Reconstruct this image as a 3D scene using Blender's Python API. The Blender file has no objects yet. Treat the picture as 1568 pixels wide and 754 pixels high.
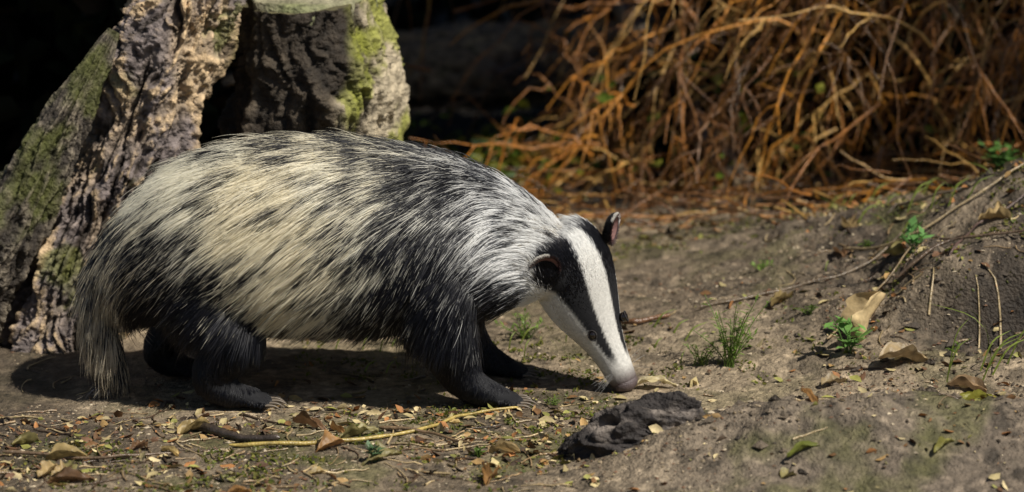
import bpy, math, numpy as np
from mathutils import Vector, Matrix, kdtree
rng = np.random.default_rng(7)
sc = bpy.context.scene
sc.view_settings.view_transform = 'Standard'
try: sc.view_settings.look = 'None'
except Exception: pass
sc.view_settings.exposure = 0

# ------------------------------------------------------------ helpers
def ss(a, b, x):
    t = np.clip((x - a) / (b - a), 0, 1); return t * t * (3 - 2 * t)
def nrm(v):
    v = np.asarray(v, float)
    return v / np.maximum(np.linalg.norm(v, axis=-1, keepdims=True), 1e-9)
def _h(i, j, k):
    n = (i.astype(np.uint32) * np.uint32(374761393) + j.astype(np.uint32) * np.uint32(668265263) + k.astype(np.uint32) * np.uint32(2246822519))
    n = (n ^ (n >> np.uint32(13))) * np.uint32(1274126177)
    n = n ^ (n >> np.uint32(16))
    return (n & np.uint32(0xffff)).astype(np.float64) / 65535.0
def vn(P):
    P = np.asarray(P, float) + 1000.0
    I = np.floor(P).astype(np.int64); f = P - I; f = f * f * (3 - 2 * f)
    r = 0
    for a in (0, 1):
        for b in (0, 1):
            for c in (0, 1):
                w = (f[..., 0] if a else 1 - f[..., 0]) * (f[..., 1] if b else 1 - f[..., 1]) * (f[..., 2] if c else 1 - f[..., 2])
                r = r + w * _h(I[..., 0] + a, I[..., 1] + b, I[..., 2] + c)
    return r * 2 - 1
def fbm(P, o=4, g=0.5):
    r = 0; a = 1; s = 0
    P = np.asarray(P, float)
    for i in range(o):
        r = r + a * vn(P * (2.03 ** i) + 17.3 * i); s += a; a *= g
    return r / s
def P3(x, y, z=0.0):
    x = np.asarray(x, float)
    return np.stack([x, y + 0 * x, z + 0 * x], -1)

def mk(name, V, F, mat=None, col=None, smooth=True, parent=None):
    V = np.asarray(V, np.float32); F = np.asarray(F, np.int32)
    m = bpy.data.meshes.new(name)
    m.vertices.add(len(V)); m.vertices.foreach_set('co', V.ravel())
    n = F.shape[1]
    m.loops.add(F.size); m.loops.foreach_set('vertex_index', F.ravel())
    m.polygons.add(len(F)); m.polygons.foreach_set('loop_start', np.arange(0, F.size, n, dtype=np.int32))
    try: m.polygons.foreach_set('loop_total', np.full(len(F), n, dtype=np.int32))
    except Exception: pass
    m.update(calc_edges=True)
    m.validate()
    m.polygons.foreach_set('use_smooth', np.full(len(m.polygons), smooth))
    if col is not None:
        a = m.attributes.new('col', 'FLOAT_COLOR', 'POINT')
        c = np.ones((len(V), 4), np.float32); c[:, :3] = col
        a.data.foreach_set('color', c.ravel())
    if mat: m.materials.append(mat)
    o = bpy.data.objects.new(name, m); sc.collection.objects.link(o)
    if parent: o.parent = parent
    return o

class Build:
    def __init__(s): s.V = []; s.F = []; s.C = []; s.n = 0
    def add(s, V, F, C):
        V = np.asarray(V, float)
        s.V.append(V); s.F.append(np.asarray(F) + s.n)
        C = np.asarray(C, float)
        if C.ndim == 1: C = np.tile(C, (len(V), 1))
        s.C.append(C); s.n += len(V)
    def obj(s, name, mat, smooth=True, parent=None):
        return mk(name, np.concatenate(s.V), np.concatenate(s.F), mat, np.concatenate(s.C), smooth, parent)

def frames(P):
    T = nrm(np.gradient(P, axis=0))
    a = np.array([0, 0, 1.0]) if abs(T[0][2]) < .9 else np.array([1.0, 0, 0])
    U = []; u = nrm(np.cross(T[0], a))
    for t in T:
        u = nrm(u - t * np.dot(u, t)); U.append(u)
    U = np.array(U); W = np.cross(T, U)
    return T, U, W
def gridF(m, n, wrap=True):
    i = np.arange(m - 1)[:, None]; j = np.arange(n if wrap else n - 1)[None, :]
    j2 = (j + 1) % n
    return np.stack([i * n + j, i * n + j2, (i + 1) * n + j2, (i + 1) * n + j], -1).reshape(-1, 4)
def tube(P, R, n=6):
    P = np.asarray(P, float); R = np.asarray(R, float)
    T, U, W = frames(P)
    a = np.linspace(0, 2 * np.pi, n, endpoint=False)
    V = P[:, None, :] + R[:, None, None] * (np.cos(a)[None, :, None] * U[:, None, :] + np.sin(a)[None, :, None] * W[:, None, :])
    return V.reshape(-1, 3), gridF(len(P), n)
def resamp(P, n):
    P = np.asarray(P, float)
    t = np.linspace(0, len(P) - 1, n); k = np.arange(len(P))
    Q = np.stack([np.interp(t, k, P[:, c]) for c in range(P.shape[1])], -1)
    w = max(1, n // (len(P) * 2))
    for _ in range(2 * w):
        Q[1:-1] = (Q[:-2] + 2 * Q[1:-1] + Q[2:]) / 4
    return Q

def mat(name, rough=0.85, nscale=30, namt=0.35, bump=0.3, bscale=120, spec=0.3, base=None, trans=0.0, bdist=0.003):
    m = bpy.data.materials.new(name); m.use_nodes = True
    N = m.node_tree.nodes; L = m.node_tree.links
    b = N['Principled BSDF']; b.inputs['Roughness'].default_value = rough
    b.inputs['Specular IOR Level'].default_value = spec
    if base is None:
        at = N.new('ShaderNodeAttribute'); at.attribute_name = 'col'; src = at.outputs['Color']
    else:
        rg = N.new('ShaderNodeRGB'); rg.outputs[0].default_value = (*base, 1); src = rg.outputs[0]
    tc = N.new('ShaderNodeTexCoord')
    no = N.new('ShaderNodeTexNoise'); no.inputs['Scale'].default_value = nscale; no.inputs['Detail'].default_value = 8
    no.inputs['Roughness'].default_value = .65
    L.new(tc.outputs['Object'], no.inputs['Vector'])
    mr = N.new('ShaderNodeMapRange'); mr.inputs[1].default_value = .3; mr.inputs[2].default_value = .7
    mr.inputs[3].default_value = 1 - namt; mr.inputs[4].default_value = 1 + namt
    L.new(no.outputs['Fac'], mr.inputs[0])
    mx = N.new('ShaderNodeVectorMath'); mx.operation = 'SCALE'
    L.new(src, mx.inputs[0]); L.new(mr.outputs[0], mx.inputs['Scale'])
    L.new(mx.outputs[0], b.inputs['Base Color'])
    if bump > 0:
        n2 = N.new('ShaderNodeTexNoise'); n2.inputs['Scale'].default_value = bscale; n2.inputs['Detail'].default_value = 8
        L.new(tc.outputs['Object'], n2.inputs['Vector'])
        bp = N.new('ShaderNodeBump'); bp.inputs['Strength'].default_value = bump; bp.inputs['Distance'].default_value = bdist
        L.new(n2.outputs['Fac'], bp.inputs['Height']); L.new(bp.outputs[0], b.inputs['Normal'])
    if trans > 0:
        tr = N.new('ShaderNodeBsdfTranslucent'); L.new(mx.outputs[0], tr.inputs['Color'])
        ms = N.new('ShaderNodeMixShader'); ms.inputs[0].default_value = trans
        L.new(b.outputs[0], ms.inputs[1]); L.new(tr.outputs[0], ms.inputs[2])
        L.new(ms.outputs[0], N['Material Output'].inputs['Surface'])
    return m

M_ground = mat('soil', .72, 70, .55, 1.0, 180, .4, bdist=.007)
M_litter = mat('litter', .7, 90, .3, .3, 300, .4)
M_leaf = mat('leaf', .45, 60, .3, .3, 200, .4, trans=.3)
M_bark = mat('bark', .75, 50, .55, 1.0, 150, .35, bdist=.006)
M_twig = mat('twig', .32, 50, .5, .6, 250, .7)

# ------------------------------------------------------------ ground
def hgt(x, y, fine=True):
    p = P3(x, y)
    h = .010 * fbm(p * 3.1, 3) + .007 * fbm(p * 11, 3)
    ex = (x - 1.15) / .62; ey = (y - .68) / .50
    bank = np.exp(-(ex ** 2 + ey ** 2) * .9)
    bank = bank * (1 + .35 * fbm(p * 5 + 4, 3))
    h = h + .25 * bank
    # small scarp of broken earth with a scraped hollow below it
    wob = .035 * fbm(p * 9, 3)
    h = h + .075 * ss(.56, .70, x + wob) * ss(.19, .235, y + wob) * np.exp(-(np.maximum(0, y - .25) / .22) ** 2) * np.exp(-((x - .80) / .28) ** 4)
    h = h - .045 * np.exp(-(((x - .78) / .12) ** 2 + ((y - .175) / .055) ** 2))
    fr = ss(.06, .34, x + .10 * fbm(p * 4, 2)) * np.exp(-((y + .34) / .15) ** 2)
    h = h + .098 * fr * (1 + .35 * fbm(p * 7 + 9, 3))
    bk = np.clip(bank * 2, 0, 1)
    rough = .35 + 1.6 * bk + .9 * fr + .4 * ss(.9, 1.4, y)
    if fine:
        r = fbm(p * 34 + 3, 4)
        h = h + rough * (.006 * r + .010 * np.maximum(0, fbm(p * 19, 4) - .08) - .020 * np.maximum(0, .09 - np.abs(fbm(p * 8 + 2, 3))))
        h = h + .0026 * fbm(p * 90, 2)
    flat = np.exp(-(((x + .25) / .45) ** 2 + ((y - .06) / .17) ** 2) ** 2)
    h = h * (1 - .8 * flat)
    return h
def axis(lo, hi, st, far):
    a = np.arange(lo, hi + 1e-6, st)
    g = []; d = st; c = 0
    while c < far: d *= 1.18; c += d; g.append(c)
    g = np.array(g)
    return np.concatenate([(lo - g)[::-1], a, hi + g])
gx = axis(-1.05, 1.30, .0038, 70); gy = axis(-.62, 1.9, .0044, 70)
X, Y = np.meshgrid(gx, gy)
Z = hgt(X, Y)
gp = P3(X, Y)
soilA = np.array([.30, .232, .155]); soilB = np.array([.12, .088, .058]); humus = np.array([.022, .016, .011])
dampn = ss(-.25, .25, fbm(gp * 4 + 20, 5))
bankm = np.clip(2.0 * np.exp(-(((X - 1.15) / .65) ** 2 + ((Y - .66) / .55) ** 2)), 0, 1)
colr = soilA * (1 - .65 * dampn[..., None]) + soilB * (.65 * dampn[..., None])
bt = (bankm * (.5 + .5 * ss(-.3, .15, fbm(gp * 8 + 60, 4))))[..., None]
colr = colr * (1 - bt) + np.array([.075, .056, .040]) * bt
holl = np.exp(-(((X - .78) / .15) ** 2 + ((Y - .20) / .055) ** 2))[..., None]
colr = colr * (1 - .85 * holl) + np.array([.018, .013, .010]) * .85 * holl  # shade of the hollow painted in as near-black soil
frm = (ss(.0, .35, X) * ss(-.12, -.25, Y) * .6)[..., None]
colr = colr * (1 - frm) + np.array([.11, .088, .070]) * frm
spk = ss(.22, .4, fbm(gp * 60, 3))[..., None]
colr = colr * (1 + .6 * spk)
drk = ss(.10, .35, fbm(gp * 28 + 90, 4))[..., None]
colr = colr * (1 - .5 * drk)
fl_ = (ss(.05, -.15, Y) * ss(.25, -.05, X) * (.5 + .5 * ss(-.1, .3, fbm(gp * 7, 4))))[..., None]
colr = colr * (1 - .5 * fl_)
grn = ss(.0, .3, fbm(gp * 9 + 55, 4)) * (.30 + .6 * ss(.1, -.3, Y) + .5 * bankm)
grn = np.clip(grn, 0, 1)
colr = colr * (1 - grn[..., None] * .6) + np.array([.10, .10, .026]) * grn[..., None] * .6
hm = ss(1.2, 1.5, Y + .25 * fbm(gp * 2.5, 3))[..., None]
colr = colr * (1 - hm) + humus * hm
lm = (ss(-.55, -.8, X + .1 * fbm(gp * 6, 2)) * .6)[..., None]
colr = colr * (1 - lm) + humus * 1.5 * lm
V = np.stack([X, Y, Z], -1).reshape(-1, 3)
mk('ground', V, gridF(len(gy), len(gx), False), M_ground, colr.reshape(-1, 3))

# ------------------------------------------------------------ badger
YC = .07
root = bpy.data.objects.new('badger', None); sc.collection.objects.link(root)
root.location = (0, YC, 0)
bm_V = []; bm_F = []; bn = 0
def addp(V, F):
    global bn
    bm_V.append(V); bm_F.append(np.asarray(F) + bn); bn += len(V)
def interp_rows(A, n):
    A = np.asarray(A, float); k = np.arange(len(A)); t = np.linspace(0, len(A) - 1, n)
    B = np.stack([np.interp(t, k, A[:, c]) for c in range(A.shape[1])], -1)
    for _ in range(4): B[1:-1] = (B[:-2] + 2 * B[1:-1] + B[2:]) / 4
    return B
def closed(V, rings, n):
    V = V.reshape(rings, n, 3)
    a = np.repeat(V[0].mean(0)[None], n, 0) * .98 + V[0] * .02
    b = np.repeat(V[-1].mean(0)[None], n, 0) * .98 + V[-1] * .02
    V = np.concatenate([a[None], V, b[None]])
    return V.reshape(-1, 3), gridF(rings + 2, n)
NS = 40
ang = np.linspace(0, 2 * np.pi, NS, endpoint=False)
trunk = [(-.640, .192, .028, .03, 0), (-.617, .199, .064, .062, 0), (-.572, .218, .096, .096, 0), (-.50, .237, .130, .122, 0),
         (-.40, .246, .147, .138, 0), (-.30, .249, .150, .141, 0), (-.20, .244, .146, .135, 0), (-.12, .237, .135, .124, 4),
         (-.06, .230, .117, .108, 12), (-.012, .222, .098, .092, 20), (.03, .207, .078, .080, 28), (.065, .197, .064, .070, 36), (.09, .192, .048, .055, 40)]
TR = interp_rows(trunk, 60)
Vt = []
for x, z, hh, hw, ti in TR:
    ti = math.radians(ti)
    upv = np.array([math.sin(ti), 0, math.cos(ti)])
    c, s = np.cos(ang), np.sin(ang)
    ve = np.where(s > 0, s, s * .96)
    Vt.append(np.array([x, 0, z]) + hw * c[:, None] * np.array([0, 1, 0]) * (1 + .06 * (-s[:, None])) + hh * ve[:, None] * upv)
V, F = closed(np.array(Vt), 60, NS); addp(V, F)
def limb(pts, n=24, m=30):
    A = interp_rows(pts, m)
    V, _ = tube(A[:, :3], A[:, 3], n)
    V, F = closed(V, m, n); addp(V, F)
limbs = {
 'nf': [(-.10, -.045, .27, .05), (-.105, -.052, .215, .072), (-.115, -.070, .155, .062), (-.105, -.082, .115, .049), (-.088, -.088, .07, .037), (-.068, -.09, .034, .028), (-.035, -.09, .020, .023), (-.005, -.09, .014, .014)],
 'ff': [(-.08, .045, .25, .05), (-.085, .055, .20, .065), (-.098, .075, .15, .050), (-.088, .086, .10, .038), (-.068, .09, .06, .030), (-.045, .09, .033, .025), (-.02, .09, .020, .021), (.004, .09, .014, .013)],
 'nh': [(-.49, -.030, .27, .06), (-.485, -.040, .21, .082), (-.450, -.058, .15, .070), (-.425, -.074, .105, .053), (-.450, -.086, .070, .037), (-.470, -.09, .038, .027), (-.435, -.092, .020, .023), (-.39, -.09, .014, .015)],
 'fh': [(-.53, .035, .27, .06), (-.52, .045, .21, .082), (-.49, .07, .15, .066), (-.49, .085, .11, .048), (-.535, .09, .075, .034), (-.565, .09, .040, .026), (-.54, .09, .020, .022), (-.50, .09, .014, .014)],
}
for k, v in limbs.items(): limb(v)
toes = {'nf': (-.012, -.09), 'ff': (-.003, .09), 'nh': (-.398, -.09), 'fh': (-.507, .09)}
claws = Build()
for k, (tx, ty) in toes.items():
    for i, o in enumerate((-.022, -.011, 0, .011, .022)):
        ln = .030 - abs(i - 2) * .004
        a0 = np.array([tx - .012, ty + o * .8, .014]); a1 = np.array([tx + ln * .6, ty + o * 1.25, .014]); a2 = np.array([tx + ln, ty + o * 1.35, .008])
        A = [(*a0, .008), (*a1, .0078), (*a2, .006)]
        limb(A, 10, 8)
        cp = np.array([a2 + [-.002, 0, .002], a2 + [.010, 0, .003], a2 + [.019, 0, -.002], a2 + [.024, 0, -.007]])
        V, F = tube(resamp(cp, 8), np.linspace(.0026, .0004, 8), 6)
        claws.add(V, F, (.16, .13, .10))
limb([(-.595, 0, .23, .038), (-.622, -.012, .20, .030), (-.637, -.02, .155, .024), (-.637, -.025, .11, .021), (-.628, -.028, .065, .017), (-.618, -.03, .04, .011)], 20, 24)
H0 = np.array([.101, -.01, .205])
fv = nrm([.37, -.02, -.93]); pv = nrm([.93, 0, .36]); pv = nrm(pv - fv * np.dot(pv, fv))
yv = nrm(np.cross(pv, fv)); yv = yv if yv[1] < 0 else -yv
ra = math.radians(52)
uv = nrm(pv * math.cos(ra) + yv * math.sin(ra))
sv = nrm(np.cross(fv, uv));  sv = sv if sv[1] < 0 else -sv
hd = [(-.058, .045, .036, .050, .012), (-.04, .058, .046, .062, .012), (-.015, .066, .054, .067, .012), (.02, .067, .055, .064, .015), (.06, .060, .048, .057, .018), (.09, .050, .041, .049, .017),
      (.115, .039, .033, .040, .013), (.14, .030, .028, .032, .008), (.165, .0255, .026, .027, .004), (.185, .024, .0245, .0245, .002), (.200, .0225, .022, .020, 0), (.207, .014, .014, .012, 0)]
HT = np.array(hd)
A = interp_rows(hd, 48); Vh = []
for t, hw, hu, hdn, off in A:
    c, s = np.cos(ang), np.sin(ang)
    hv = np.where(s > 0, s * hu, s * hdn)
    Vh.append(H0 + fv * t - uv * off + hw * c[:, None] * sv + hv[:, None] * uv)
V, F = closed(np.array(Vh), 48, NS); addp(V, F)

tmp = mk('tmp_body', np.concatenate(bm_V), np.concatenate(bm_F))
md = tmp.modifiers.new('r', 'REMESH'); md.mode = 'VOXEL'; md.voxel_size = .0042
sm = tmp.modifiers.new('s', 'SMOOTH'); sm.factor = .5; sm.iterations = 12
bpy.context.view_layer.update()
dg = bpy.context.evaluated_depsgraph_get()
me = bpy.data.meshes.new_from_object(tmp.evaluated_get(dg))
bpy.data.objects.remove(tmp)
nv = len(me.vertices)
BV = np.empty(nv * 3, np.float32); me.vertices.foreach_get('co', BV); BV = BV.reshape(-1, 3).astype(float)
me.calc_loop_triangles()
BT = np.empty(len(me.loop_triangles) * 3, np.int32); me.loop_triangles.foreach_get('vertices', BT); BT = BT.reshape(-1, 3)
VN = np.empty(nv * 3, np.float32); me.vertices.foreach_get('normal', VN); VN = VN.reshape(-1, 3).astype(float)

def c(px, py): return ((px - 784) / 1000., .234 + (377 - py) / 974. + .030 * np.clip((py - 200) / 200., 0, 1))
ctrl = [(150,360,.6),(140,430,.62),(190,300,.55),(260,245,.60),(350,212,.62),(450,207,.64),(550,215,.68),(650,240,.75),(730,250,.78),
 (230,330,.42),(300,290,.26),(400,265,.22),(500,262,.24),(570,290,.38),(250,400,.80),(200,430,.75),(300,380,.55),(380,330,.20),(460,340,.16),(540,340,.44),
 (330,430,.85),(400,420,.45),(450,430,.18),(500,420,.40),(560,420,.68),(430,475,.28),(500,480,.42),(570,470,.82),(600,510,1.),(520,510,.8),(450,510,.7),(380,470,.85),
 (300,460,1.),(360,500,1.),(340,560,1.),(220,480,.95),(230,560,1.),(620,350,.78),(640,430,.95),(690,330,.80),(700,400,.96),(680,480,1.),(690,560,1.),(750,340,.66),(760,430,.92),(760,480,1.),
 (820,320,.55),(870,350,.45),(800,360,.40),(790,405,.12),(770,390,.35),(830,380,.2),(810,440,.12),(790,465,.95),(720,610,1.),(400,610,1.),(700,290,.72)]
CP = np.array([c(a, b) for a, b, _ in ctrl]); CD = np.array([d for *_, d in ctrl])
def darkness(P):
    q = P[:, [0, 2]]
    out = np.zeros(len(P))
    for i in range(0, len(P), 20000):
        d2 = ((q[i:i+20000, None, :] - CP[None]) ** 2).sum(-1)
        w = 1 / (d2 + 3e-4) ** 2
        out[i:i+20000] = (w * CD).sum(1) / w.sum(1)
    th_ = ss(-.60, -.56, P[:, 0]) * (1 - ss(-.385, -.35, P[:, 0])) * (1 - ss(.155, .205, P[:, 2] + .25 * (P[:, 0] + .47)))
    return np.maximum(out, th_)
def headco(P):
    q = P - H0; t = q @ fv
    off = np.interp(t, HT[:, 0], HT[:, 4])
    up = q @ uv + off; sd = q @ sv
    th = np.degrees(np.arctan2(np.abs(sd), up))
    dist = np.sqrt(np.maximum(0, up ** 2 + sd ** 2))
    return t, th, dist, sd, up
def headw(t, dist): return ss(-.065, -.03, t) * (1 - ss(.085, .105, dist))
def headcol(t, th, jit):
    th = th + jit
    e1 = np.interp(t, [-.06, 0, .1, .15, .19], [21, 22, 23, 24, 26])
    e2 = np.interp(t, [-.06, -.01, .03, .06, .1, .14, .175], [60, 78, 68, 60, 55, 52, 42])
    e3 = np.interp(t, [-.06, 0, .05, .1, .15], [140, 148, 150, 148, 152])
    blk = ss(e1 - 2, e1 + 2, th) * (1 - ss(e2 - 3, e2 + 3, th)) * (1 - ss(.145, .170, t)) * ss(-.08, -.04, t)
    thr = ss(e3 - 6, e3 + 6, th) * (1 - .6 * ss(.12, .17, t))
    return np.clip(blk + thr, 0, 1)
legm = lambda P: 1 - ss(.10, .15, P[:, 2])
tailm = lambda P: (1 - ss(-.612, -.594, P[:, 0])) * (1 - ss(.185, .225, P[:, 2]))

t, th, dist, sd, up = headco(BV); hw_ = headw(t, dist)
Dk = darkness(BV); tm = tailm(BV); Dk = np.maximum(Dk * (1 - tm), 0) + .45 * tm
Dk = np.where((BV[:, 2] < .09) & (tm < .5), 1., Dk)
skinL = np.array([.42, .36, .26]); skinD = np.array([.016, .016, .018])
k = np.clip(Dk * 1.4, 0, 1)[:, None]
sc_ = skinL * (1 - k) + skinD * k
hc = headcol(t, th, 0)[:, None]
hcol = np.array([.60, .58, .54]) * (1 - hc) + skinD * hc
snout = ss(.165, .20, t)[:, None]
hcol = hcol * (1 - snout) + np.array([.10, .075, .075]) * snout
sc_ = sc_ * (1 - hw_[:, None]) + hcol * hw_[:, None]
a = me.attributes.new('col', 'FLOAT_COLOR', 'POINT')
cc = np.ones((nv, 4), np.float32); cc[:, :3] = sc_; a.data.foreach_set('color', cc.ravel())
me.polygons.foreach_set('use_smooth', np.ones(len(me.polygons), bool))
me.materials.clear(); me.materials.append(mat('badger_skin', .8, 200, .2, .3, 500, .2))
bo = bpy.data.objects.new('body', me); sc.collection.objects.link(bo); bo.parent = root
claws.obj('claws', mat('claw', .4, 100, .2, 0), parent=root)

# ------------------ fur strands
tri = BV[BT]; area = .5 * np.linalg.norm(np.cross(tri[:, 1] - tri[:, 0], tri[:, 2] - tri[:, 0]), axis=1)
cen = tri.mean(1)
t, th, dist, *_ = headco(cen); hwc = headw(t, dist)
dens = 1 + 3.0 * hwc + .8 * legm(cen)
pr = area * dens; pr /= pr.sum()
NH = 300000
ti = rng.choice(len(BT), NH, p=pr)
r1 = np.sqrt(rng.random(NH)); r2 = rng.random(NH)
w = np.stack([1 - r1, r1 * (1 - r2), r1 * r2], -1)
R0 = (tri[ti] * w[..., None]).sum(1); N0 = nrm((VN[BT[ti]] * w[..., None]).sum(1))
t, th, dist, sd, up = headco(R0); hw_ = headw(t, dist)
tm = tailm(R0); lg = legm(R0) * (1 - tm) * (1 - hw_)
x = R0[:, 0]; z = R0[:, 2]
def lerp(a, b, k): return a * (1 - k[:, None]) + b * k[:, None]
g = np.tile(np.array([-.84, 0, -.46]), (NH, 1))
g = lerp(g, np.tile([-.62, 0, -.75], (NH, 1)), np.exp(-((x + .12) / .09) ** 2) * ss(.36, .24, z))
g = lerp(g, np.tile([-.86, 0, .12], (NH, 1)), ss(-.06, .03, x))
g = lerp(g, np.tile([-.35, 0, -.93], (NH, 1)), ss(-.54, -.61, x))
g = lerp(g, np.tile([-.18, 0, -.98], (NH, 1)), lg)
g = lerp(g, np.tile([-.12, 0, -.99], (NH, 1)), tm)
g[:, 2] -= .45 * (1 - ss(.13, .21, z)) * (1 - hw_)
g = lerp(g, np.tile(-fv, (NH, 1)), hw_)
g = g + .16 * np.stack([fbm(R0 * 12 + 5, 2), fbm(R0 * 12 + 40, 2), fbm(R0 * 12 + 80, 2)], -1) * (1 - .7 * hw_[:, None])
g = g + .06 * rng.normal(size=(NH, 3))
T0 = nrm(g - N0 * (g * N0).sum(1)[:, None])
Ln = np.full(NH, .050)
Ln = Ln + .008 * ss(.30, .38, z)
Ln = Ln * (1 - .35 * ss(-.02, .06, x))
Ln = Ln * (1 - lg) + (.011 + .026 * ss(.05, .13, z)) * lg
Ln = np.where(z < .03, np.minimum(Ln, .007), Ln)
Ln = Ln * (1 - tm) + .050 * tm
hl = .006 + .006 * ss(.08, .0, t) + .014 * ss(80, 110, th) * ss(.12, .05, t) + .008 * ss(.0, -.05, t)
hl = np.where(t > .17, .003, hl)
Ln = Ln * (1 - hw_) + hl * hw_
guard = (rng.random(NH) < .14) & (hw_ < .3) & (lg < .5)
Ln = Ln * np.where(guard, rng.uniform(1.1, 1.45, NH), rng.uniform(.6, 1.1, NH))
bald = (t > .193) & (hw_ > .5)
lift = .25 + .12 * rng.normal(size=NH) + .14 * guard + .10 * ss(.30, .37, z); lift = lift * (1 - .3 * hw_)
lift = np.clip(lift + .06 * tm, .06, .8)
NP = 7
s = np.linspace(0, 1, NP)[None, :, None]
rnd = rng.normal(size=(NH, 1, 3)) * .06
Pth = R0[:, None, :] - N0[:, None, :] * .001 + Ln[:, None, None] * (T0[:, None, :] * s + N0[:, None, :] * lift[:, None, None] * (s - .5 * s * s)
       + np.array([0, 0, -.16]) * s * s * (1 - hw_[:, None, None]) + rnd * s * s)
NCL = 20000
seeds = rng.choice(NH, NCL, replace=False)
kd = kdtree.KDTree(NCL)
for i, q in enumerate(R0[seeds]): kd.insert(q, i)
kd.balance()
near = np.fromiter((kd.find(q)[1] for q in R0), int, NH)
sp = Pth[seeds[near]]
cl = (.66 * (1 - .6 * hw_) * (1 - .3 * lg))[:, None, None] * rng.uniform(.2, 1.2, NH)[:, None, None]
cl = np.clip(cl, 0, .9)
same = (Ln[seeds[near]] / np.maximum(Ln, 1e-4)); cl = np.where((same > 2)[:, None, None] | (same < .5)[:, None, None], 0, cl)
Pth = Pth + (sp - Pth) * cl * s ** 1.3
Pth[:, :, 2] = np.maximum(Pth[:, :, 2], .002)
D = darkness(R0); D = D * (1 - tm) + (.48 + .45 * ss(.09, .03, z)) * tm
D = np.where((z < .09) & (tm < .5), 1.0, D)
fl = nrm(np.array([-.84, 0, -.50])); ac = nrm(np.array([.50, 0, -.84]))
sw = np.stack([R0 @ fl * 15, R0 @ ac * 150, R0[:, 1] * 70], -1)
sw2 = np.stack([R0 @ fl * 8, R0 @ ac * 50, R0[:, 1] * 20], -1)
stn = 1.1 * vn(sw) + .5 * vn(sw2 + 31)
cr = rng.random(NCL)[near]
q = D + (.36 * stn + .36 * (cr - .5)) * (D < .97) * (1 - .5 * ss(.7, .95, D)) + .12 * rng.normal(size=NH) * (D < .97)
pd = ss(.46, .56, q)
warm = ss(-.2, .4, fbm(R0 * 8 + 70, 2))[:, None]
light = np.array([1., .94, .76]) * (1 - .45 * warm) + np.array([.98, .84, .54]) * .45 * warm
rump = (ss(-.42, -.56, x) * ss(.32, .22, z))[:, None]
light = light * (1 - .65 * rump) + np.array([.45, .34, .20]) * .65 * rump
cool = ss(-.20, .0, x)[:, None]
light = light * (1 - cool) + np.array([.95, .945, .93]) * cool
light = light * rng.uniform(.78, 1.04, NH)[:, None]
dark = np.tile(np.array([.008, .008, .011]), (NH, 1)) * rng.uniform(.6, 1.6, NH)[:, None]
S = s[0, :, 0]
# dark coats: most hairs stay black to the tip, the rest end silver
notip = rng.random(NH) < (.25 + .55 * ss(.55, .9, D))
tipw = np.where(notip, 1.2, rng.uniform(.70, .96, NH))[:, None]
band = ss(.20, .36, S)[None] * (1 - ss(tipw - .06, tipw + .04, S[None]))
fulld = ss(.90, 1.0, D)[:, None]
dk = pd[:, None] * np.maximum(band, fulld * (1 - .35 * (S[None] > .9) * (rng.random(NH) < .25)[:, None])) + (1 - pd[:, None]) * .03 * band
dk = np.clip(dk + pd[:, None] * .8 * ss(.3, .6, D)[:, None] * (1 - band) * (S < .6), 0, 1)
col = light[:, None, :] * (1 - dk[..., None]) + dark[:, None, :] * dk[..., None]
jit = 2.8 * rng.normal(size=NH)
hcv = headcol(t, th, jit)
hcv = ss(.35, .65, hcv + .08 * rng.normal(size=NH))
wh = np.array([1., .99, .96]) * rng.uniform(.87, 1.0, NH)[:, None]
sn = (ss(.125, .180, t) * (.85))[:, None]
wh = wh * (1 - sn) + np.array([.30, .235, .215]) * sn
hcolr = wh * (1 - hcv[:, None]) + dark * hcv[:, None]
hk = ss(.35, .65, hw_ + .10 * rng.normal(size=NH))
col = col * (1 - hk[:, None, None]) + hcolr[:, None, :] * hk[:, None, None]
keep = ~bald
Pth = Pth[keep]; col = np.clip(col[keep], 0, .985); Ln = Ln[keep]
rad = (.00028 + .00014 * ss(.02, .045, Ln))[:, None] * np.array([1, 1, 1, .95, .8, .55, .12])[None, :]

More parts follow.
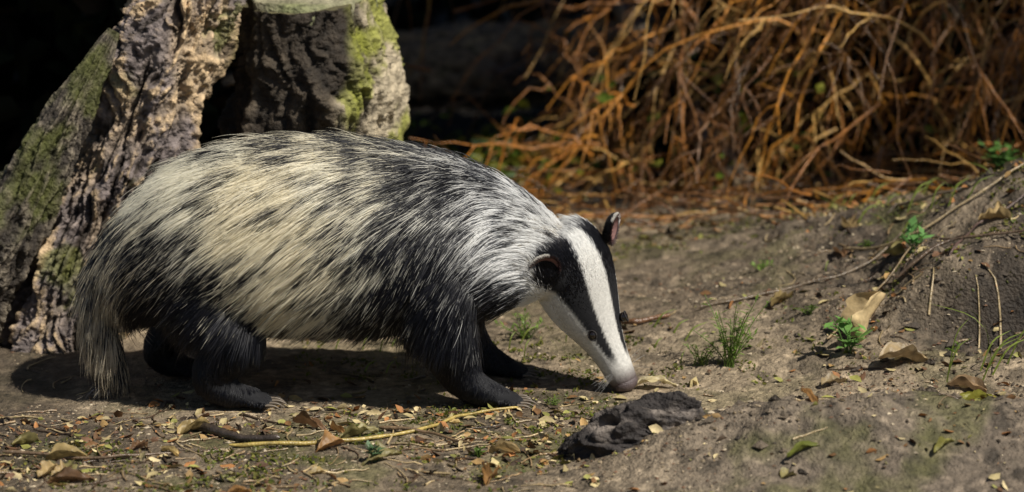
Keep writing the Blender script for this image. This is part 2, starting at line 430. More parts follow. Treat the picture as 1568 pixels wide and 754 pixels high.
# ears
EP = []; EC = []; ER = []
for side in (1, -1):
    S_ = sv * side
    base = H0 + fv * (-.012) + S_ * .062 + uv * .022
    nE = nrm(uv * .62 + S_ * .42 + fv * .45)
    upE = nrm(S_ * .70 - fv * .60 + uv * .25); upE = nrm(upE - nE * np.dot(nE, upE))
    wE = np.cross(upE, nE)
    nu, nvv = 28, 14
    rows = []
    EW, EH, EO = .023, .022, .018
    def earp(b, ph):
        rr = np.sin(b * np.pi); dep = np.cos(b * np.pi)
        th_ = np.where(dep > 0, -.010 * (1 - rr ** 2), -.013 * np.sqrt(np.maximum(0, 1 - rr * rr)) - .0012)
        return base + wE * (EW * rr * np.cos(ph))[..., None] + upE * (EH * rr * np.sin(ph) + EO)[..., None] + nE * (th_ + 0 * ph)[..., None]
    for j in range(nvv + 1):
        ph = np.linspace(0, 2 * np.pi, nu, endpoint=False)
        rows.append(earp(np.full(nu, j / nvv), ph))
    V = np.array(rows).reshape(-1, 3)
    cols = np.tile([.02, .018, .018], (len(V), 1)); cols[: nu * (nvv // 2 - 1)] = (.22, .12, .11)
    mk('ear', V, gridF(nvv + 1, nu), bpy.data.materials['badger_skin'], cols, parent=root)
    n = 4200
    ph = rng.uniform(0, 2 * np.pi, n); b = rng.uniform(.34, .85, n)
    rim = rng.random(n) < .34
    b = np.where(rim, rng.normal(.52, .025, n), b)
    ph = np.where(rim, rng.uniform(.5, np.pi - .3, n), ph)
    front = b < .5
    p0 = earp(b, ph)
    out = wE * np.cos(ph)[:, None] + upE * np.sin(ph)[:, None]
    d = nrm(out * np.where(rim, 1., .45)[:, None] + upE * .45 + nE * np.where(rim, -.1, np.where(front, .12, -.35))[:, None] + .16 * rng.normal(size=(n, 3)))
    L_ = np.where(rim, .0058, .006) * rng.uniform(.6, 1.2, n)
    EP.append(p0[:, None, :] + d[:, None, :] * L_[:, None, None] * s)
    cE = np.where(rim[:, None], np.array([.85, .82, .76]), np.where(front[:, None], np.array([.05, .03, .03]), np.array([.012, .012, .014])))
    EC.append(np.repeat(cE[:, None, :], NP, 1)); ER.append(np.full((n, 1), .0003) * np.array([1, 1, 1, .9, .8, .5, .12])[None, :])
wk = []
for i in range(26):
    sd_ = 1 if i % 2 else -1
    tt = rng.uniform(.165, .19); a_ = math.radians(rng.uniform(60, 120))
    p0 = H0 + fv * tt + .024 * (sv * sd_ * math.sin(a_) + uv * math.cos(a_))
    d = nrm(sv * sd_ + fv * rng.uniform(-.3, .4) + uv * rng.uniform(-.4, .2))
    wk.append(p0 + d * rng.uniform(.015, .032) * s[0] + np.array([0, 0, -.004]) * s[0] ** 2)
EP.append(np.array(wk)); EC.append(np.full((26, NP, 3), .3)); ER.append(np.full((26, NP), .00014))
Pth = np.concatenate([Pth] + EP); col = np.concatenate([col] + EC); rad = np.concatenate([rad] + ER)
nC = len(Pth)
hc_ = bpy.data.hair_curves.new('fur'); hc_.add_curves([NP] * nC)
hc_.attributes['position'].data.foreach_set('vector', Pth.astype(np.float32).ravel())
ra_ = hc_.attributes.get('radius') or hc_.attributes.new('radius', 'FLOAT', 'POINT')
ra_.data.foreach_set('value', rad.astype(np.float32).ravel())
ca = hc_.attributes.new('col', 'FLOAT_COLOR', 'POINT')
c4 = np.ones((nC, NP, 4), np.float32); c4[..., :3] = col; ca.data.foreach_set('color', c4.ravel())
mf = bpy.data.materials.new('badger_fur'); mf.use_nodes = True
N = mf.node_tree.nodes; L = mf.node_tree.links
N.remove(N['Principled BSDF'])
hb = N.new('ShaderNodeBsdfHairPrincipled')
try: hb.model = 'CHIANG'
except Exception: pass
hb.parametrization = 'COLOR'
at = N.new('ShaderNodeAttribute'); at.attribute_name = 'col'
L.new(at.outputs['Color'], hb.inputs['Color'])
hb.inputs['Roughness'].default_value = .24; hb.inputs['Radial Roughness'].default_value = .45
df = N.new('ShaderNodeBsdfDiffuse'); L.new(at.outputs['Color'], df.inputs['Color'])
ms = N.new('ShaderNodeMixShader'); ms.inputs[0].default_value = .5
L.new(hb.outputs[0], ms.inputs[1]); L.new(df.outputs[0], ms.inputs[2])
L.new(ms.outputs[0], N['Material Output'].inputs['Surface'])
hc_.materials.append(mf)
fo = bpy.data.objects.new('fur', hc_); sc.collection.objects.link(fo); fo.parent = root

def ellip(c0, ax, n=20, m=14):
    u = np.linspace(0, 2 * np.pi, n, endpoint=False); v = np.linspace(.02, np.pi - .02, m)
    V = [c0 + ax[0] * math.cos(b) + math.sin(b) * (np.cos(u)[:, None] * ax[1] + np.sin(u)[:, None] * ax[2]) for b in v]
    return np.array(V).reshape(-1, 3), gridF(m, n)
M_eye = mat('eye_wet', .05, 10, 0, 0, spec=.9, base=(.010, .006, .004))
for side in (1, -1):
    a_ = math.radians(44)
    ce = H0 + fv * .104 - uv * .014 + (sv * side * math.sin(a_) * .0475 + uv * math.cos(a_) * .043)
    V, F = ellip(ce, (sv * side * .0072, uv * .0072, fv * .0080))
    mk('eye', V, F, M_eye, parent=root)
    outn = nrm(sv * side * math.sin(a_) + uv * math.cos(a_))
    aa = np.linspace(0, 2 * np.pi, 24)
    ring = ce + outn * .0045 + (fv * np.cos(aa)[:, None] * .0084 + nrm(np.cross(outn, fv)) * np.sin(aa)[:, None] * .0062)
    V, F = tube(ring, np.full(24, .0012), 6); mk('eyelid', V, F, bpy.data.materials['badger_skin'], np.tile([.03, .027, .027], (len(V), 1)), parent=root)
V, F = ellip(H0 + fv * .201 + uv * .004, (fv * .014, sv * .0205, uv * .0175), 32, 24)
loc = V - (H0 + fv * .2)
for sgn in (1, -1):
    cN = fv * .011 + sv * sgn * .009 + uv * .004
    d = np.linalg.norm(loc - cN, axis=1); V = V - fv * (.007 * np.exp(-(d / .0045) ** 2))[:, None]
mk('nose', V, F, mat('nose_pad', .42, 300, .3, .5, 700, .5, base=(.11, .082, .082)), parent=root)

# ------------------------------------------------------------ logs and stump
def log_obj(name, pts, rad, nseg, nside, amp, ridge, seed, colf, sq=1.0, topcap=False):
    P = resamp(pts, nseg); R = np.interp(np.linspace(0, 1, nseg), np.linspace(0, 1, len(rad)), rad)
    T, U, W = frames(P)
    a = np.linspace(0, 2 * np.pi, nside, endpoint=False)
    ln = np.concatenate([[0], np.cumsum(np.linalg.norm(np.diff(P, axis=0), axis=1))])
    AA, LL = np.meshgrid(a, ln)
    wv = .5 * fbm(np.stack([np.cos(AA) * 2 + seed, np.sin(AA) * 2, LL * 9], -1), 3)
    tw = AA + LL * 1.0 + wv
    q = np.stack([np.cos(tw) * ridge * .1 + seed, np.sin(tw) * ridge * .1, LL * ridge * .09], -1)
    n1 = fbm(q * 6, 5, .6); rg = 1 - np.abs(fbm(q * 9 + 8, 4)) * 2.2
    n2 = fbm(np.stack([np.cos(AA) * 1.3 + seed, np.sin(AA) * 1.3, LL * 6], -1), 3)
    n3 = fbm(np.stack([np.cos(AA) * 9 + seed, np.sin(AA) * 9, LL * 60], -1), 4, .65)
    step = np.floor((n2 + n1 * .8) * 4) / 4
    disp = amp * (.6 * n2 + .65 * step + .45 * n1 + .25 * rg * (.3 + np.abs(n2) * 2) + .28 * n3)
    RR = R[:, None] * (1 + disp)
    V = P[:, None, :] + RR[..., None] * (np.cos(AA)[..., None] * U[:, None, :] * sq + np.sin(AA)[..., None] * W[:, None, :])
    C = colf(V, n1, n2, rg, n3)
    b = Build(); b.add(V.reshape(-1, 3), gridF(nseg, nside), C.reshape(-1, 3))
    for k_ in (0, nseg - 1):
        ringv = V[k_]; cn = ringv.mean(0)
        rings = np.array([cn + (ringv - cn) * f for f in (1, .8, .6, .4, .2, .01)])
        jag = .012 * fbm(rings * 30 + seed, 3)[..., None] * (T[k_]) * (0 if topcap else 1)
        rings = rings + jag
        b.add(rings.reshape(-1, 3), gridF(6, nside), np.tile(C[k_].mean(0), (6 * nside, 1)))
    return b.obj(name, M_bark)
def mixc(a, b, k): return np.asarray(a) * (1 - k[..., None]) + np.asarray(b) * k[..., None]
def c_rot(V, n1, n2, rg, n3):
    C = mixc([.36, .27, .18], [.19, .155, .145], ss(-.25, .3, n2))
    C = mixc(C, [.60, .43, .25], ss(.08, .35, n1 + .5 * n3) * .85)
    C = mixc(C, [.045, .033, .025], ss(-.06, -.3, n1 + .4 * n3))
    C = mixc(C, [.06, .045, .035], .6 * ss(.15, -.1, rg))
    return mixc(C, [.16, .17, .035], .6 * ss(.2, .45, fbm(V * 14 + 3, 3)))
def c_moss(V, n1, n2, rg, n3):
    C = mixc([.05, .04, .032], [.20, .165, .12], ss(-.05, .4, n1 + .4 * n3))
    return mixc(C, [.075, .085, .012], .7 * ss(.08, .4, fbm(V * 12, 4)))
log_obj('rotten_log', [(-.46, .52, .78), (-.495, .50, .66), (-.545, .47, .49), (-.618, .44, .32), (-.700, .42, .14), (-.75, .41, -.03)], [.076, .076, .088, .074, .072, .085], 360, 200, .42, 13, 3.1, c_rot, 1.1)
log_obj('mossy_log', [(-.640, .37, .52), (-.668, .36, .47), (-.73, .35, .36), (-.805, .34, .22), (-.885, .34, .07), (-.94, .34, -.03)], [.008, .020, .042, .056, .062, .066], 260, 150, .40, 12, 7.7, c_moss)

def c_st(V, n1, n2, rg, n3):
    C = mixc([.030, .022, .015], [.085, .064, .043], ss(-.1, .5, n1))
    side = ss(.0, .055, V[..., 0] + .285 + .09 * fbm(V * 10, 3))  # sunlit right side painted pale, front-left kept dark as its shade
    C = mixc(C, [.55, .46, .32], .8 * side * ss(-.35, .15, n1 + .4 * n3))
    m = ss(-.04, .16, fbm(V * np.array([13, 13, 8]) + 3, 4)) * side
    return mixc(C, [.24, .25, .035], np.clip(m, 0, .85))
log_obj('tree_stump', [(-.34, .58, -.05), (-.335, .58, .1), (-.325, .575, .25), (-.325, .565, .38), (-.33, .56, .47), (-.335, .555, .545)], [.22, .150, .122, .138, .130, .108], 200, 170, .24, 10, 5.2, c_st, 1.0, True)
rr = np.linspace(.012, 1, 26); aa = np.linspace(0, 2 * np.pi, 72, endpoint=False)
RR, AA = np.meshgrid(rr, aa, indexing='ij')
Rt = .106 * (1 + .07 * np.sin(3 * AA + 1) + .04 * np.sin(7 * AA))
tv = np.stack([-.335 + RR * Rt * np.cos(AA), .555 + RR * Rt * np.sin(AA), .556 + .10 * RR * Rt * np.sin(AA) + .0015 * np.sin(RR * 60)], -1)
tv[..., 2] += .006 * fbm(tv * 18, 3)
tcol = mixc([.33, .30, .20], [.20, .22, .09], ss(-.2, .3, fbm(tv * 20, 4)) * .8)
tcol = tcol * (1 - .25 * (np.sin(RR * 75) > .3)[..., None])
rim_ = tv[-1] + np.array([0, 0, -.03])
tv = np.concatenate([tv, rim_[None]]); tcol = np.concatenate([tcol, tcol[-1:] * .6])
mk('sawn_top', tv.reshape(-1, 3), gridF(27, 72), M_bark, tcol.reshape(-1, 3), parent=bpy.data.objects['tree_stump'])

log_obj('fallen_log', [(-.45, 2.25, .10), (-.1, 2.15, .13), (.3, 2.05, .17), (.7, 2.1, .25), (1.3, 2.25, .38)], [.075, .085, .08, .07, .06], 150, 60, .22, 10, 1.4, lambda *a: c_rot(*a) * .7)
log_obj('broken_branch', [(.20, 1.95, .34), (.27, 1.75, .24), (.36, 1.62, .12), (.45, 1.5, .02)], [.022, .028, .026, .02], 60, 24, .2, 10, 2.2, lambda *a: c_rot(*a) * .8)

# ------------------------------------------------------------ twig pile
def rtwig(b, p, d, Lg, r, droop, colr, n=9, wig=.06, sides=5):
    s_ = np.linspace(0, 1, n)[:, None]
    sid = nrm(np.cross(d, rng.normal(size=3)))
    wv = np.cumsum(rng.normal(size=(n, 3)), 0) * wig * Lg / n ** .5; wv -= wv[0]
    P = p + d * Lg * s_ + np.array([0, 0, -1]) * droop * Lg * s_ ** 2 + sid * rng.normal() * .15 * Lg * s_ ** 2 + wv
    V, F = tube(P, r * (1 - .65 * s_[:, 0]) * rng.uniform(.85, 1.2, n), sides)
    b.add(V, F, colr); return P
cols = np.array([[.66, .28, .04], [.50, .19, .03], [.30, .12, .028], [.72, .42, .12], [.14, .065, .02], [.20, .09, .028]])
tp = Build()
for i in range(850):
    cx = rng.uniform(.15, 1.75); cy = 1.12 + .75 * rng.random() ** .8 + .25 * ss(.5, .2, cx)
    hmax = .08 + .75 * ss(.12, .60, cx)
    zz = rng.uniform(.02, 1) * hmax + .05
    if rng.random() < .6:
        d = nrm(np.array([rng.normal(-.35, .5), rng.normal(-.1, .35), rng.normal(-.45, .5)]))
    else:
        d = nrm(np.array([rng.normal(-.1, .9), rng.normal(-.05, .35), rng.normal(0, .45)]))
    Lg = rng.uniform(.12, .42); c_ = cols[rng.integers(6)] * rng.uniform(.6, 1.15)
    P = rtwig(tp, np.array([cx, cy, zz]), d, Lg, rng.uniform(.0015, .0036), rng.uniform(.1, .9), c_, 11, .10)
    for k_ in range(rng.integers(3, 9)):
        q = P[rng.integers(2, 10)]
        d2 = nrm(d + rng.normal(size=3) * .8 + [0, 0, -.4])
        rtwig(tp, q, d2, rng.uniform(.03, .15), rng.uniform(.0009, .0019), rng.uniform(.2, 1.1), c_ * rng.uniform(.8, 1.2), 7, .12)
for i in range(300):
    cx = rng.uniform(-.05, 1.3); cy = rng.uniform(.92, 1.5) + .1 * (cx < .3)
    zz = float(hgt(np.array([cx]), np.array([cy]))[0]) + rng.uniform(.004, .05)
    d = nrm(np.array([rng.normal(), rng.normal() * .5, rng.normal() * .12]))
    rtwig(tp, np.array([cx, cy, zz]), d, rng.uniform(.06, .25), rng.uniform(.0012, .003), .05, cols[rng.integers(6)] * .6, 8)
tp.obj('dead_branch_pile', M_twig)
ht = Build()
for i in range(50):
    cx = rng.uniform(-.25, .55); cy = rng.uniform(1.5, 2.1)
    d = nrm(np.array([rng.normal(-.2, .6), rng.normal() * .3, -.6]))
    if rng.random() < .4: d = nrm(np.array([rng.normal(0, 1), .2, rng.normal() * .3])); zz = rng.uniform(.08, .4)
    else: zz = rng.uniform(.4, .75)
    P = rtwig(ht, np.array([cx, cy, zz]), d, rng.uniform(.15, .45), rng.uniform(.0025, .005), .2, cols[rng.integers(6)] * .6, 9)
    rtwig(ht, P[4], nrm(d + rng.normal(size=3) * .6), .15, .002, .3, cols[rng.integers(6)] * .6, 7)
ht.obj('dry_twigs', M_twig)

# ------------------------------------------------------------ leaf masses
def leafcloud(name, C0, size, colr, matl, flat=0.0, parent=None, asp=.55):
    n = len(C0)
    a = nrm(rng.normal(size=(n, 3)) * np.array([1, 1, 1 - flat])); b_ = nrm(np.cross(a, nrm(rng.normal(size=(n, 3)) * np.array([1 - flat, 1 - flat, 1]) + 1e-3)))
    nn_ = np.cross(a, b_)
    sz = size[:, None]
    V = np.stack([C0 - a * sz, C0 - a * sz * .25 + b_ * sz * asp + nn_ * sz * .15, C0 + a * sz * .45 + b_ * sz * asp * .7 + nn_ * sz * .1, C0 + a * sz - nn_ * sz * .15,
                  C0 + a * sz * .45 - b_ * sz * asp * .7 + nn_ * sz * .1, C0 - a * sz * .25 - b_ * sz * asp + nn_ * sz * .15], 1)
    base = np.arange(n)[:, None] * 6
    F = np.concatenate([base + np.array([0, 1, 2, 3]), base + np.array([0, 3, 4, 5])])
    return mk(name, V.reshape(-1, 3), F, matl, np.repeat(colr, 6, 0), True, parent)
def rcol(pal, n, j=.3):
    pal = np.asarray(pal); return pal[rng.integers(len(pal), size=n)] * rng.uniform(1 - j, 1 + j, (n, 1))
M_dleaf = mat('dark_leaf', .75, 60, .3, 0, spec=.1)
n = 9000
C0 = np.stack([rng.uniform(-3, 3, n), rng.uniform(2.7, 4.2, n), rng.random(n) ** 1.2 * 1.3], -1)
n2 = 3200
C1 = np.stack([rng.uniform(-1.8, -.3, n2), rng.uniform(1.2, 1.8, n2), rng.random(n2) * .9], -1)
n3_ = 5500
xx = rng.uniform(.25, 2.0, n3_)
C2 = np.stack([xx, rng.uniform(1.6, 2.5, n3_), rng.random(n3_) * (.1 + .8 * ss(.15, .7, xx))], -1)  # dark leaves added inside the branch pile so its gaps go black
Cc = np.concatenate([C0, C1, C2])
leafcloud('undergrowth', Cc, rng.uniform(.03, .06, len(Cc)), rcol([[.010, .014, .005], [.008, .010, .005], [.014, .010, .006]], len(Cc)), M_dleaf)  # near-black leaf colour stands in for deep background shade
n = 380
C0 = np.stack([rng.normal(-.04, .12, n), rng.normal(1.72, .14, n), rng.random(n) * .06], -1)
C1 = np.stack([rng.normal(.40, .25, 140), rng.normal(1.65, .2, 140), rng.random(140) * .25], -1)
Cc = np.concatenate([C0, C1])
leafcloud('ground_ivy', Cc, rng.uniform(.010, .022, len(Cc)), rcol([[.10, .15, .015], [.18, .18, .02], [.04, .07, .01]], len(Cc)), M_leaf, .5)

# ------------------------------------------------------------ unseen trees added to shade the background and dapple the pile
M_treeleaf = mat('tree_leaf', .6, 20, .3, 0, trans=.12)
def shade_tree(x0, y0, h, cc, ext, n, gap=-.42, r0=.2):
    r = bpy.data.objects.new('tree', None); sc.collection.objects.link(r)
    b = Build()
    cc = np.array(cc, float)
    V, F = tube(resamp([(x0, y0, -.1), (x0 + .05, y0, h * .4), ((x0 + cc[0]) / 2, (y0 + cc[1]) / 2, h * .8), cc + [0, 0, .6]], 24), np.linspace(r0, .05, 24) , 14)
    b.add(V, F, (.10, .08, .06))
    for i in range(16):
        t_ = rng.uniform(.45, 1); st = np.array([x0, y0, 0]) * (1 - t_) + cc * t_; st[2] = h * (.5 + .5 * t_) * .8
        en = cc + rng.uniform(-.8, .8, 3) * np.array(ext)
        V, F = tube(resamp([st, (st + en) / 2 + [0, 0, .25], en], 12), np.linspace(.05, .010, 12), 7); b.add(V, F, (.10, .08, .06))
    b.obj('trunk', M_bark, parent=r)
    P = rng.uniform(-1, 1, (n * 3, 3)); P = P[(P ** 2).sum(1) < 1 + .3 * fbm(P * 2.5, 2)][:n]
    g_ = fbm(P * 4 + x0, 2); P = P[g_ > gap]
    C0 = cc + P * np.array(ext)
    leafcloud('crown', C0, rng.uniform(.06, .12, len(C0)), rcol([[.05, .09, .02], [.07, .11, .03], [.04, .07, .02]], len(C0)), M_treeleaf, .5, r)
shade_tree(2.9, 5.4, 3.6, (2.4, 2.25, 3.6), (2.6, 1.6, .7), 9500)
shade_tree(-2.4, 5.0, 3.8, (-.9, 2.9, 3.7), (2.2, 1.8, .8), 7500)
shade_tree(2.4, 2.6, 3.2, (.92, .22, 3.3), (1.0, .66, .5), 3600, r0=.12)
shade_tree(3.6, 1.4, 3.4, (3.3, -.05, 3.5), (1.0, .5, .4), 300, -.05, .10)

# ------------------------------------------------------------ ground litter
def crumbs(name, Xc, Yc, size, colr, matl, flatz=.6):
    n = len(Xc)
    base = np.array([[1, 0, 0], [-1, 0, 0], [0, 1, 0], [0, -1, 0], [0, 0, 1], [0, 0, -1]], float)
    tr = np.array([[0, 2, 4], [2, 1, 4], [1, 3, 4], [3, 0, 4], [2, 0, 5], [1, 2, 5], [3, 1, 5], [0, 3, 5]])
    V = base[None] * rng.uniform(.5, 1.3, (n, 6, 1)) + rng.normal(size=(n, 6, 3)) * .15
    V[..., 0] *= rng.uniform(.6, 1.8, (n, 1)); V[..., 2] *= flatz
    a = rng.uniform(0, 6.28, n); ca_, sa = np.cos(a)[:, None], np.sin(a)[:, None]
    V = np.stack([V[..., 0] * ca_ - V[..., 1] * sa, V[..., 0] * sa + V[..., 1] * ca_, V[..., 2]], -1) * size[:, None, None]
    Zc = hgt(Xc, Yc)
    V += np.stack([Xc, Yc, Zc + size * .1], -1)[:, None, :]
    F = (np.arange(n)[:, None, None] * 6 + tr[None]).reshape(-1, 3)
    mk(name, V.reshape(-1, 3), F, matl, np.repeat(colr, 6, 0), False)
n = 46000
Xc = rng.uniform(-1.05, 1.3, n); Yc = rng.uniform(-.6, 1.6, n)
kp = (fbm(P3(Xc, Yc) * 6, 3) + .45 * (Yc < .02) * (Xc < .3) + .15 * (Xc > .5) + .1 * rng.normal(size=n)) > .10; Xc, Yc = Xc[kp], Yc[kp]
crumbs('gravel', Xc, Yc, .0010 + .0036 * rng.random(len(Xc)) ** 3, rcol([[.20, .15, .09], [.30, .23, .15], [.06, .045, .03], [.44, .36, .25], [.15, .08, .045]], len(Xc)), M_litter)
n = 1800
Xc = rng.uniform(.15, 1.3, n); Yc = rng.uniform(-.5, 1.1, n)
kp = ((Xc > .45) | (Yc < -.15)) & (fbm(P3(Xc, Yc) * 6 + 31, 2) > -.05); Xc, Yc = Xc[kp], Yc[kp]; n = len(Xc)
crumbs('soil_clods', Xc, Yc, .003 + .010 * rng.random(n) ** 3, rcol([[.13, .10, .07], [.07, .054, .040]], n), M_ground, .8)
n = 24000
Xc = rng.uniform(-1.05, 1.3, n); Yc = rng.uniform(-.6, 1.7, n)
dn = .12 + 1.0 * ss(.08, -.08, Yc) * ss(.35, .0, Xc) + .4 * ss(.9, 1.1, Yc) + .30 * (Xc > .5)
kp = (rng.random(n) < dn) & (fbm(P3(Xc, Yc) * 5 + 12, 3) > -.25); Xc, Yc = Xc[kp], Yc[kp]; n = len(Xc)
leafcloud('leaf_litter', np.stack([Xc, Yc, hgt(Xc, Yc) + .003], -1), .0022 + .012 * rng.random(n) ** 3.5, rcol([[.34, .21, .08], [.16, .08, .03], [.46, .37, .18], [.06, .04, .025], [.24, .23, .06], [.55, .44, .24], [.34, .15, .05], [.12, .06, .03]], n), M_litter, .65)
n = 18000
ctr = np.array([(-.02, .28), (-.18, .22), (.02, .12), (-.02, -.05), (.05, -.1), (-.12, -.42), (-.6, -.3), (.75, .7), (.95, .9), (.34, .15), (.1, .3), (-.3, -.3), (.2, .95), (.45, 1.0), (-.2, .35), (.85, .75), (1.0, .55), (-.4, -.4), (-.02, -.2), (.62, .35), (-.15, -.15), (-.55, -.45), (.9, 1.0), (.70, .9), (.8, .45), (.75, .35), (.95, .7)])
ci = rng.integers(len(ctr), size=n)
Q = ctr[ci] + rng.normal(size=(n, 2)) * np.array([.11, .06])
kp = (fbm(P3(Q[:, 0], Q[:, 1]) * 25, 2) > .08) & ~((Q[:, 0] > -.7) & (Q[:, 0] < -.35) & (Q[:, 1] > -.1)); Q = Q[kp]; n = len(Q)
leafcloud('moss_patches', np.stack([Q[:, 0], Q[:, 1], hgt(Q[:, 0], Q[:, 1]) + .003 * rng.random(n) + .001], -1), .0015 + .0035 * rng.random(n), rcol([[.14, .16, .02], [.19, .18, .04], [.09, .11, .02]], n), M_leaf, .2)

b = Build()
for i in range(560):
    cx = rng.uniform(-1, 1.25); cy = rng.uniform(-.55, 1.2)
    if rng.random() < .4: cx = rng.uniform(-.9, .1); cy = rng.uniform(-.5, -.05)
    elif rng.random() < .5: cx = rng.uniform(.55, 1.2); cy = rng.uniform(.15, 1.)
    a_ = rng.uniform(0, 6.28); Lg = rng.uniform(.015, .09)
    k_ = np.linspace(0, 1, 7); xs = cx + np.cos(a_ + .6 * (k_ - .5) * rng.normal()) * Lg * k_; ys = cy + np.sin(a_) * Lg * k_
    zs = hgt(xs, ys) + .002
    V, F = tube(np.stack([xs, ys, zs], -1), np.linspace(.0016, .0007, 7) * rng.uniform(.5, 1.5), 5)
    b.add(V, F, rcol([[.28, .19, .10], [.08, .05, .03], [.40, .30, .16]], 1)[0])
b.obj('twig_litter', M_twig)
def gstick(name, pts, r, colr, lift=.006, sides=10):
    p = resamp(np.array([(a, b_, 0) for a, b_ in pts]), 40)
    z_ = hgt(p[:, 0], p[:, 1], False)
    for _ in range(12): z_[1:-1] = (z_[:-2] + z_[2:]) / 2
    p[:, 2] = z_ + lift + .004 * fbm(p * 20, 2); p[:, 1] += .008 * fbm(p * 16 + 4, 2)
    R = np.linspace(r, r * .55, 40) * (1 + .25 * fbm(p * 90, 2)); R[0] *= .3; R[-1] *= .2
    V, F = tube(p, R, sides); b = Build(); b.add(V, F, colr); return b.obj(name, M_twig)
gstick('straw_stick', [(-.42, -.25), (-.30, -.25), (-.216, -.23), (-.13, -.175), (-.08, -.10), (-.02, -.06), (.01, -.05)], .0034, (.42, .31, .09), .005)
gstick('dark_stick', [(-.49, -.13), (-.44, -.17), (-.40, -.21), (-.345, -.23)], .009, (.06, .045, .035), .008)
gstick('root', [(.30, .42), (.42, .44), (.55, .46), (.62, .52), (.72, .66)], .0028, (.15, .11, .07), .006)
gstick('root', [(.56, .60), (.66, .50), (.78, .52), (.90, .60)], .0026, (.36, .27, .15), .012)
gstick('root', [(.62, .30), (.72, .33), (.84, .29), (.95, .34)], .0030, (.12, .08, .05), .014)
gstick('root', [(.66, .70), (.76, .66), (.88, .76)], .0030, (.12, .09, .06), .012)
gstick('root', [(.70, .26), (.76, .40), (.86, .48)], .0020, (.10, .06, .05), .012)
gstick('stick', [(.14, .42), (.20, .38), (.26, .39)], .006, (.18, .09, .045))
gstick('stick', [(.5, .18), (.58, .30), (.66, .42)], .0022, (.24, .17, .09), .014)
gstick('stick', [(-.20, -.17), (-.12, -.19), (-.06, -.24)], .003, (.20, .13, .07))
gstick('stick', [(-.75, -.30), (-.60, -.33), (-.5, -.31)], .003, (.15, .10, .06))

def dead_leaf(name, x, y, ln, wd, yaw, pitch, colr, curl=.5, lift=.01, lobes=0):
    nu, nv_ = 26, 15
    u = np.linspace(0, 1, nu); v = np.linspace(-1, 1, nv_)
    U, Vv = np.meshgrid(u, v, indexing='ij')
    sd0 = x * 9 + y * 5
    w = wd * np.sin(np.pi * U ** .8) ** .7 * (1 + lobes * .25 * np.sin(U * 22)) + .0005
    w = w * (1 + .35 * fbm(P3(U * 5 + sd0, np.sign(Vv) * 2 + 0 * U, 0), 2) * np.abs(Vv))
    X_ = (U - .5) * ln; Y_ = Vv * w * np.cos(curl * Vv * .9)
    Z_ = w * np.abs(Vv) ** 1.5 * curl + .12 * ln * np.sin(U * 3) + .14 * ln * fbm(P3(U * 4 + sd0, Vv * 2, y), 3) - .0015 * (np.abs(Vv) < .1)
    V = np.stack([X_, Y_, Z_], -1).reshape(-1, 3)
    M_ = np.array(Matrix.Rotation(yaw, 3, 'Z') @ Matrix.Rotation(pitch, 3, 'Y'))
    V = V @ M_.T; V += [x, y, float(hgt(np.array([x]), np.array([y]))[0]) + lift - min(0, V[:, 2].min()) * .6]
    C = np.tile(np.array(colr), (len(V), 1)) * (1 - .35 * (np.abs(Vv.ravel()) < .1)[:, None]) * (1 + .55 * fbm(V * 50, 3))[:, None]
    C = C * (1 - .45 * ss(.1, .4, fbm(V * 25 + 7, 3)))[:, None]
    return mk(name, V, gridF(nu, nv_, False), M_leaf, C)
dead_leaf('dead_leaf', .575, .20, .090, .038, .35, -1.15, (.66, .50, .27), .9, .0)
dead_leaf('dead_leaf', .225, .065, .065, .013, .1, .05, (.60, .50, .28), .5, .002)
dead_leaf('dead_leaf', .61, .07, .085, .022, .3, .2, (.42, .31, .17), .7, -.003)
dead_leaf('dead_leaf', .70, -.02, .065, .018, -.5, .1, (.30, .20, .11), .6, -.003)
dead_leaf('dead_leaf', .50, .03, .05, .014, .6, .1, (.32, .24, .13), .6, -.003)
for k_ in range(36):
    x0 = rng.uniform(-.85, .0) if k_ < 25 else rng.uniform(.2, 1.1); y0 = rng.uniform(-.52, -.12) if k_ < 29 else rng.uniform(.3, 1.0)
    dead_leaf('dead_leaf', x0, y0, rng.uniform(.025, .070), rng.uniform(.006, .018), rng.uniform(0, 6.3), rng.uniform(-.25, .25), rcol([[.42, .30, .14], [.18, .10, .05], [.52, .38, .16], [.26, .22, .09], [.32, .17, .06]], 1)[0], rng.uniform(.4, 1.1), -.003, int(rng.random() < .4))
dead_leaf('green_leaf', .70, -.12, .075, .010, .2, -.1, (.26, .25, .04), 1.1, -.003)
dead_leaf('green_leaf', .42, -.46, .065, .007, .5, 0, (.18, .20, .04), 1., -.003)
dead_leaf('green_leaf', .62, -.45, .060, .008, .9, 0, (.24, .22, .06), 1., -.003)

def sprig(name, x, y, nst, h, spread, leafsz, colr, nl=9, narrow=.2):
    b = Build(); z0 = float(hgt(np.array([x]), np.array([y]))[0]) - .003
    for i in range(nst):
        a_ = rng.uniform(0, 6.28); rr_ = spread * rng.uniform(.2, 1)
        e = np.array([x + rr_ * math.cos(a_), y + rr_ * .7 * math.sin(a_), z0 + h * rng.uniform(.5, 1)])
        P = resamp([(x + rng.normal() * .006, y, z0), ((x + e[0]) / 2, (y + e[1]) / 2, z0 + (e[2] - z0) * .65), e], 10)
        V, F = tube(P, np.linspace(.0011, .0005, 10), 5); b.add(V, F, np.array(colr) * .9)
        for k_ in range(nl):
            q = P[2 + k_ * 7 // nl]; d = nrm(rng.normal(size=3) * [1, 1, .35] + [0, 0, .45]); s2 = nrm(np.cross(d, [0, 0, 1])); l = leafsz * rng.uniform(.6, 1.1)
            V = np.array([q, q + d * l * .45 + s2 * l * narrow + [0, 0, .001], q + d * l, q + d * l * .45 - s2 * l * narrow + [0, 0, .001]])
            b.add(V, [[0, 1, 2, 3]], np.array(colr) * rng.uniform(.7, 1.3))
    return b.obj(name, M_leaf)
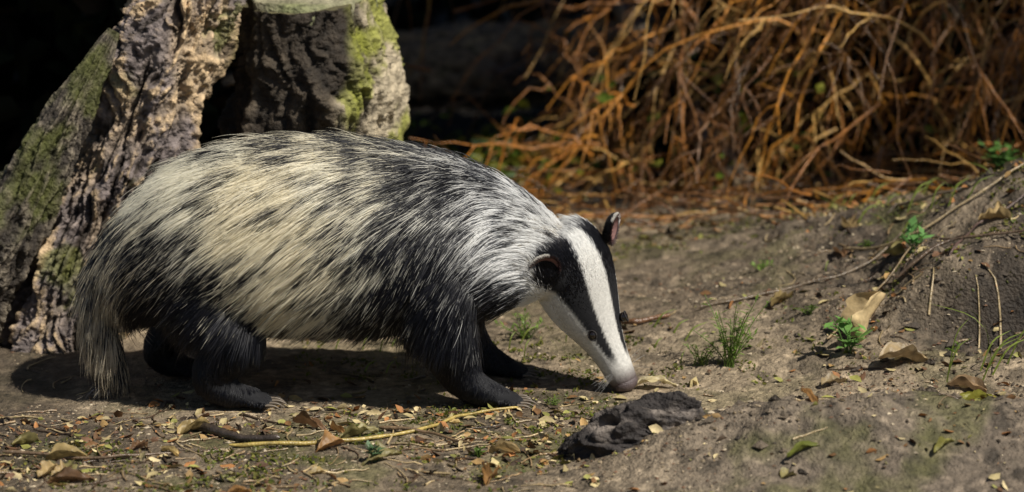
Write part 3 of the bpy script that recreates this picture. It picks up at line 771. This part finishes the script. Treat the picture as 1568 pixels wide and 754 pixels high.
sprig('weed_plant', .345, .15, 20, .115, .07, .018, (.17, .27, .05), 11, .10)
sprig('weed_plant', .30, .16, 9, .045, .045, .014, (.16, .24, .05), 9, .12)
sprig('weed_plant', .53, .14, 6, .065, .040, .032, (.15, .30, .07), 5, .25)
sprig('weed_plant', .66, .42, 4, .055, .025, .030, (.18, .38, .11), 4, .32)
sprig('weed_plant', .02, .36, 10, .05, .06, .016, (.17, .26, .05), 8, .15)
sprig('weed_plant', -.16, .34, 9, .05, .06, .020, (.14, .22, .04), 7, .25)
sprig('weed_plant', .06, -.02, 6, .015, .04, .010, (.14, .20, .04), 6, .2)
sprig('weed_plant', .86, .85, 8, .08, .06, .03, (.09, .18, .04), 6, .3)
sprig('weed_plant', -.20, -.34, 7, .03, .03, .014, (.10, .17, .08), 6, .3)
for a_, b_ in ((.15, .33), (.48, .32), (.70, .15), (.42, .62), (-.05, -.30), (.60, .60), (.26, -.12)):
    sprig('weed_plant', a_, b_, 5, .022, .025, .012, (.14, .22, .04), 5, .22)
b = Build()
for i in range(110):
    if i < 9: x0, y0, hh = rng.uniform(.66, .78), rng.uniform(.0, .1), rng.uniform(.05, .1)
    elif i < 75: x0, y0, hh = rng.uniform(.5, 1.2), rng.uniform(.5, 1.0), rng.uniform(.015, .05)
    else: x0, y0, hh = rng.uniform(-.3, .3), rng.uniform(.15, .4), rng.uniform(.01, .03)
    z0 = float(hgt(np.array([x0]), np.array([y0]))[0]); dx = rng.uniform(.3, 1.4) * hh * (1 if rng.random() < .7 else -1)
    P = resamp([(x0, y0, z0), (x0 + dx * .35, y0, z0 + hh * .8), (x0 + dx, y0 + .01, z0 + hh)], 9)
    wv = .0016 * nrm([-.5, .2, .8]) * np.ones(3)
    tp_ = (1 - np.linspace(0, 1, 9) ** 2)[:, None] + .05
    V = np.concatenate([P - wv * tp_, P + wv * tp_]); k_ = np.arange(8)
    b.add(V, np.stack([k_, k_ + 1, k_ + 10, k_ + 9], -1), np.array([.22, .28, .05]) * rng.uniform(.7, 1.2))
b.obj('grass_blades', M_leaf)

# dark lump of rotten wood half buried in the foreground
u = np.linspace(0, 2 * np.pi, 240, endpoint=False); v = np.linspace(.02, np.pi - .02, 130)
UU, VV = np.meshgrid(u, v)
Sx = np.stack([np.sin(VV) * np.cos(UU), np.sin(VV) * np.sin(UU), np.cos(VV)], -1)
dsp = 1 + .45 * fbm(Sx * 1.4 + 3, 2) + .20 * (1 - np.abs(fbm(Sx * np.array([1.5, 4, 4]) + 5, 3)) * 3) + .10 * fbm(Sx * 9, 4, .6)
Vc = Sx * dsp[..., None] * np.array([.092, .06, .066])
Vc[..., 0] += .45 * Vc[..., 2]
Vc = Vc + np.array([.195, -.29, .020])
cl_ = mixc([.035, .029, .027], [.24, .20, .17], ss(-.05, .4, fbm(Vc * 22, 4)) * ss(.01, .06, Vc[..., 2]))  # lit upper edges painted in as a paler top
mk('rotten_wood_chunk', Vc.reshape(-1, 3), gridF(130, 240), M_bark, cl_.reshape(-1, 3))

# ------------------------------------------------------------ light
sd_ = nrm([.50, -.36, .79])
el = math.asin(sd_[2])
sun = bpy.data.lights.new('sun', 'SUN'); sun.energy = 5; sun.angle = math.radians(.5); sun.color = (1, .955, .86)
so = bpy.data.objects.new('sun', sun); sc.collection.objects.link(so)
so.rotation_euler = Vector(sd_).to_track_quat('Z', 'Y').to_euler()
wd = bpy.data.worlds.new('World'); sc.world = wd; wd.use_nodes = True
N = wd.node_tree.nodes; L = wd.node_tree.links
sky = N.new('ShaderNodeTexSky'); sky.sky_type = 'NISHITA'; sky.sun_disc = False
sky.sun_elevation = el; sky.sun_rotation = math.atan2(sd_[0], sd_[1])
L.new(sky.outputs[0], N['Background'].inputs[0]); N['Background'].inputs[1].default_value = .05

# ------------------------------------------------------------ camera
cam = bpy.data.cameras.new('camera'); co = bpy.data.objects.new('camera', cam); sc.collection.objects.link(co)
pt = math.radians(13)
co.location = (0, -6 * math.cos(pt), .25 + 6 * math.sin(pt))
co.rotation_euler = (math.radians(90) - pt, 0, 0)
cam.sensor_width = 36; cam.lens = 36 * 6 / 1.568
cam.clip_end = 500; cam.clip_start = .1
cam.dof.use_dof = True; cam.dof.focus_distance = 5.98; cam.dof.aperture_fstop = 3.2
sc.camera = co
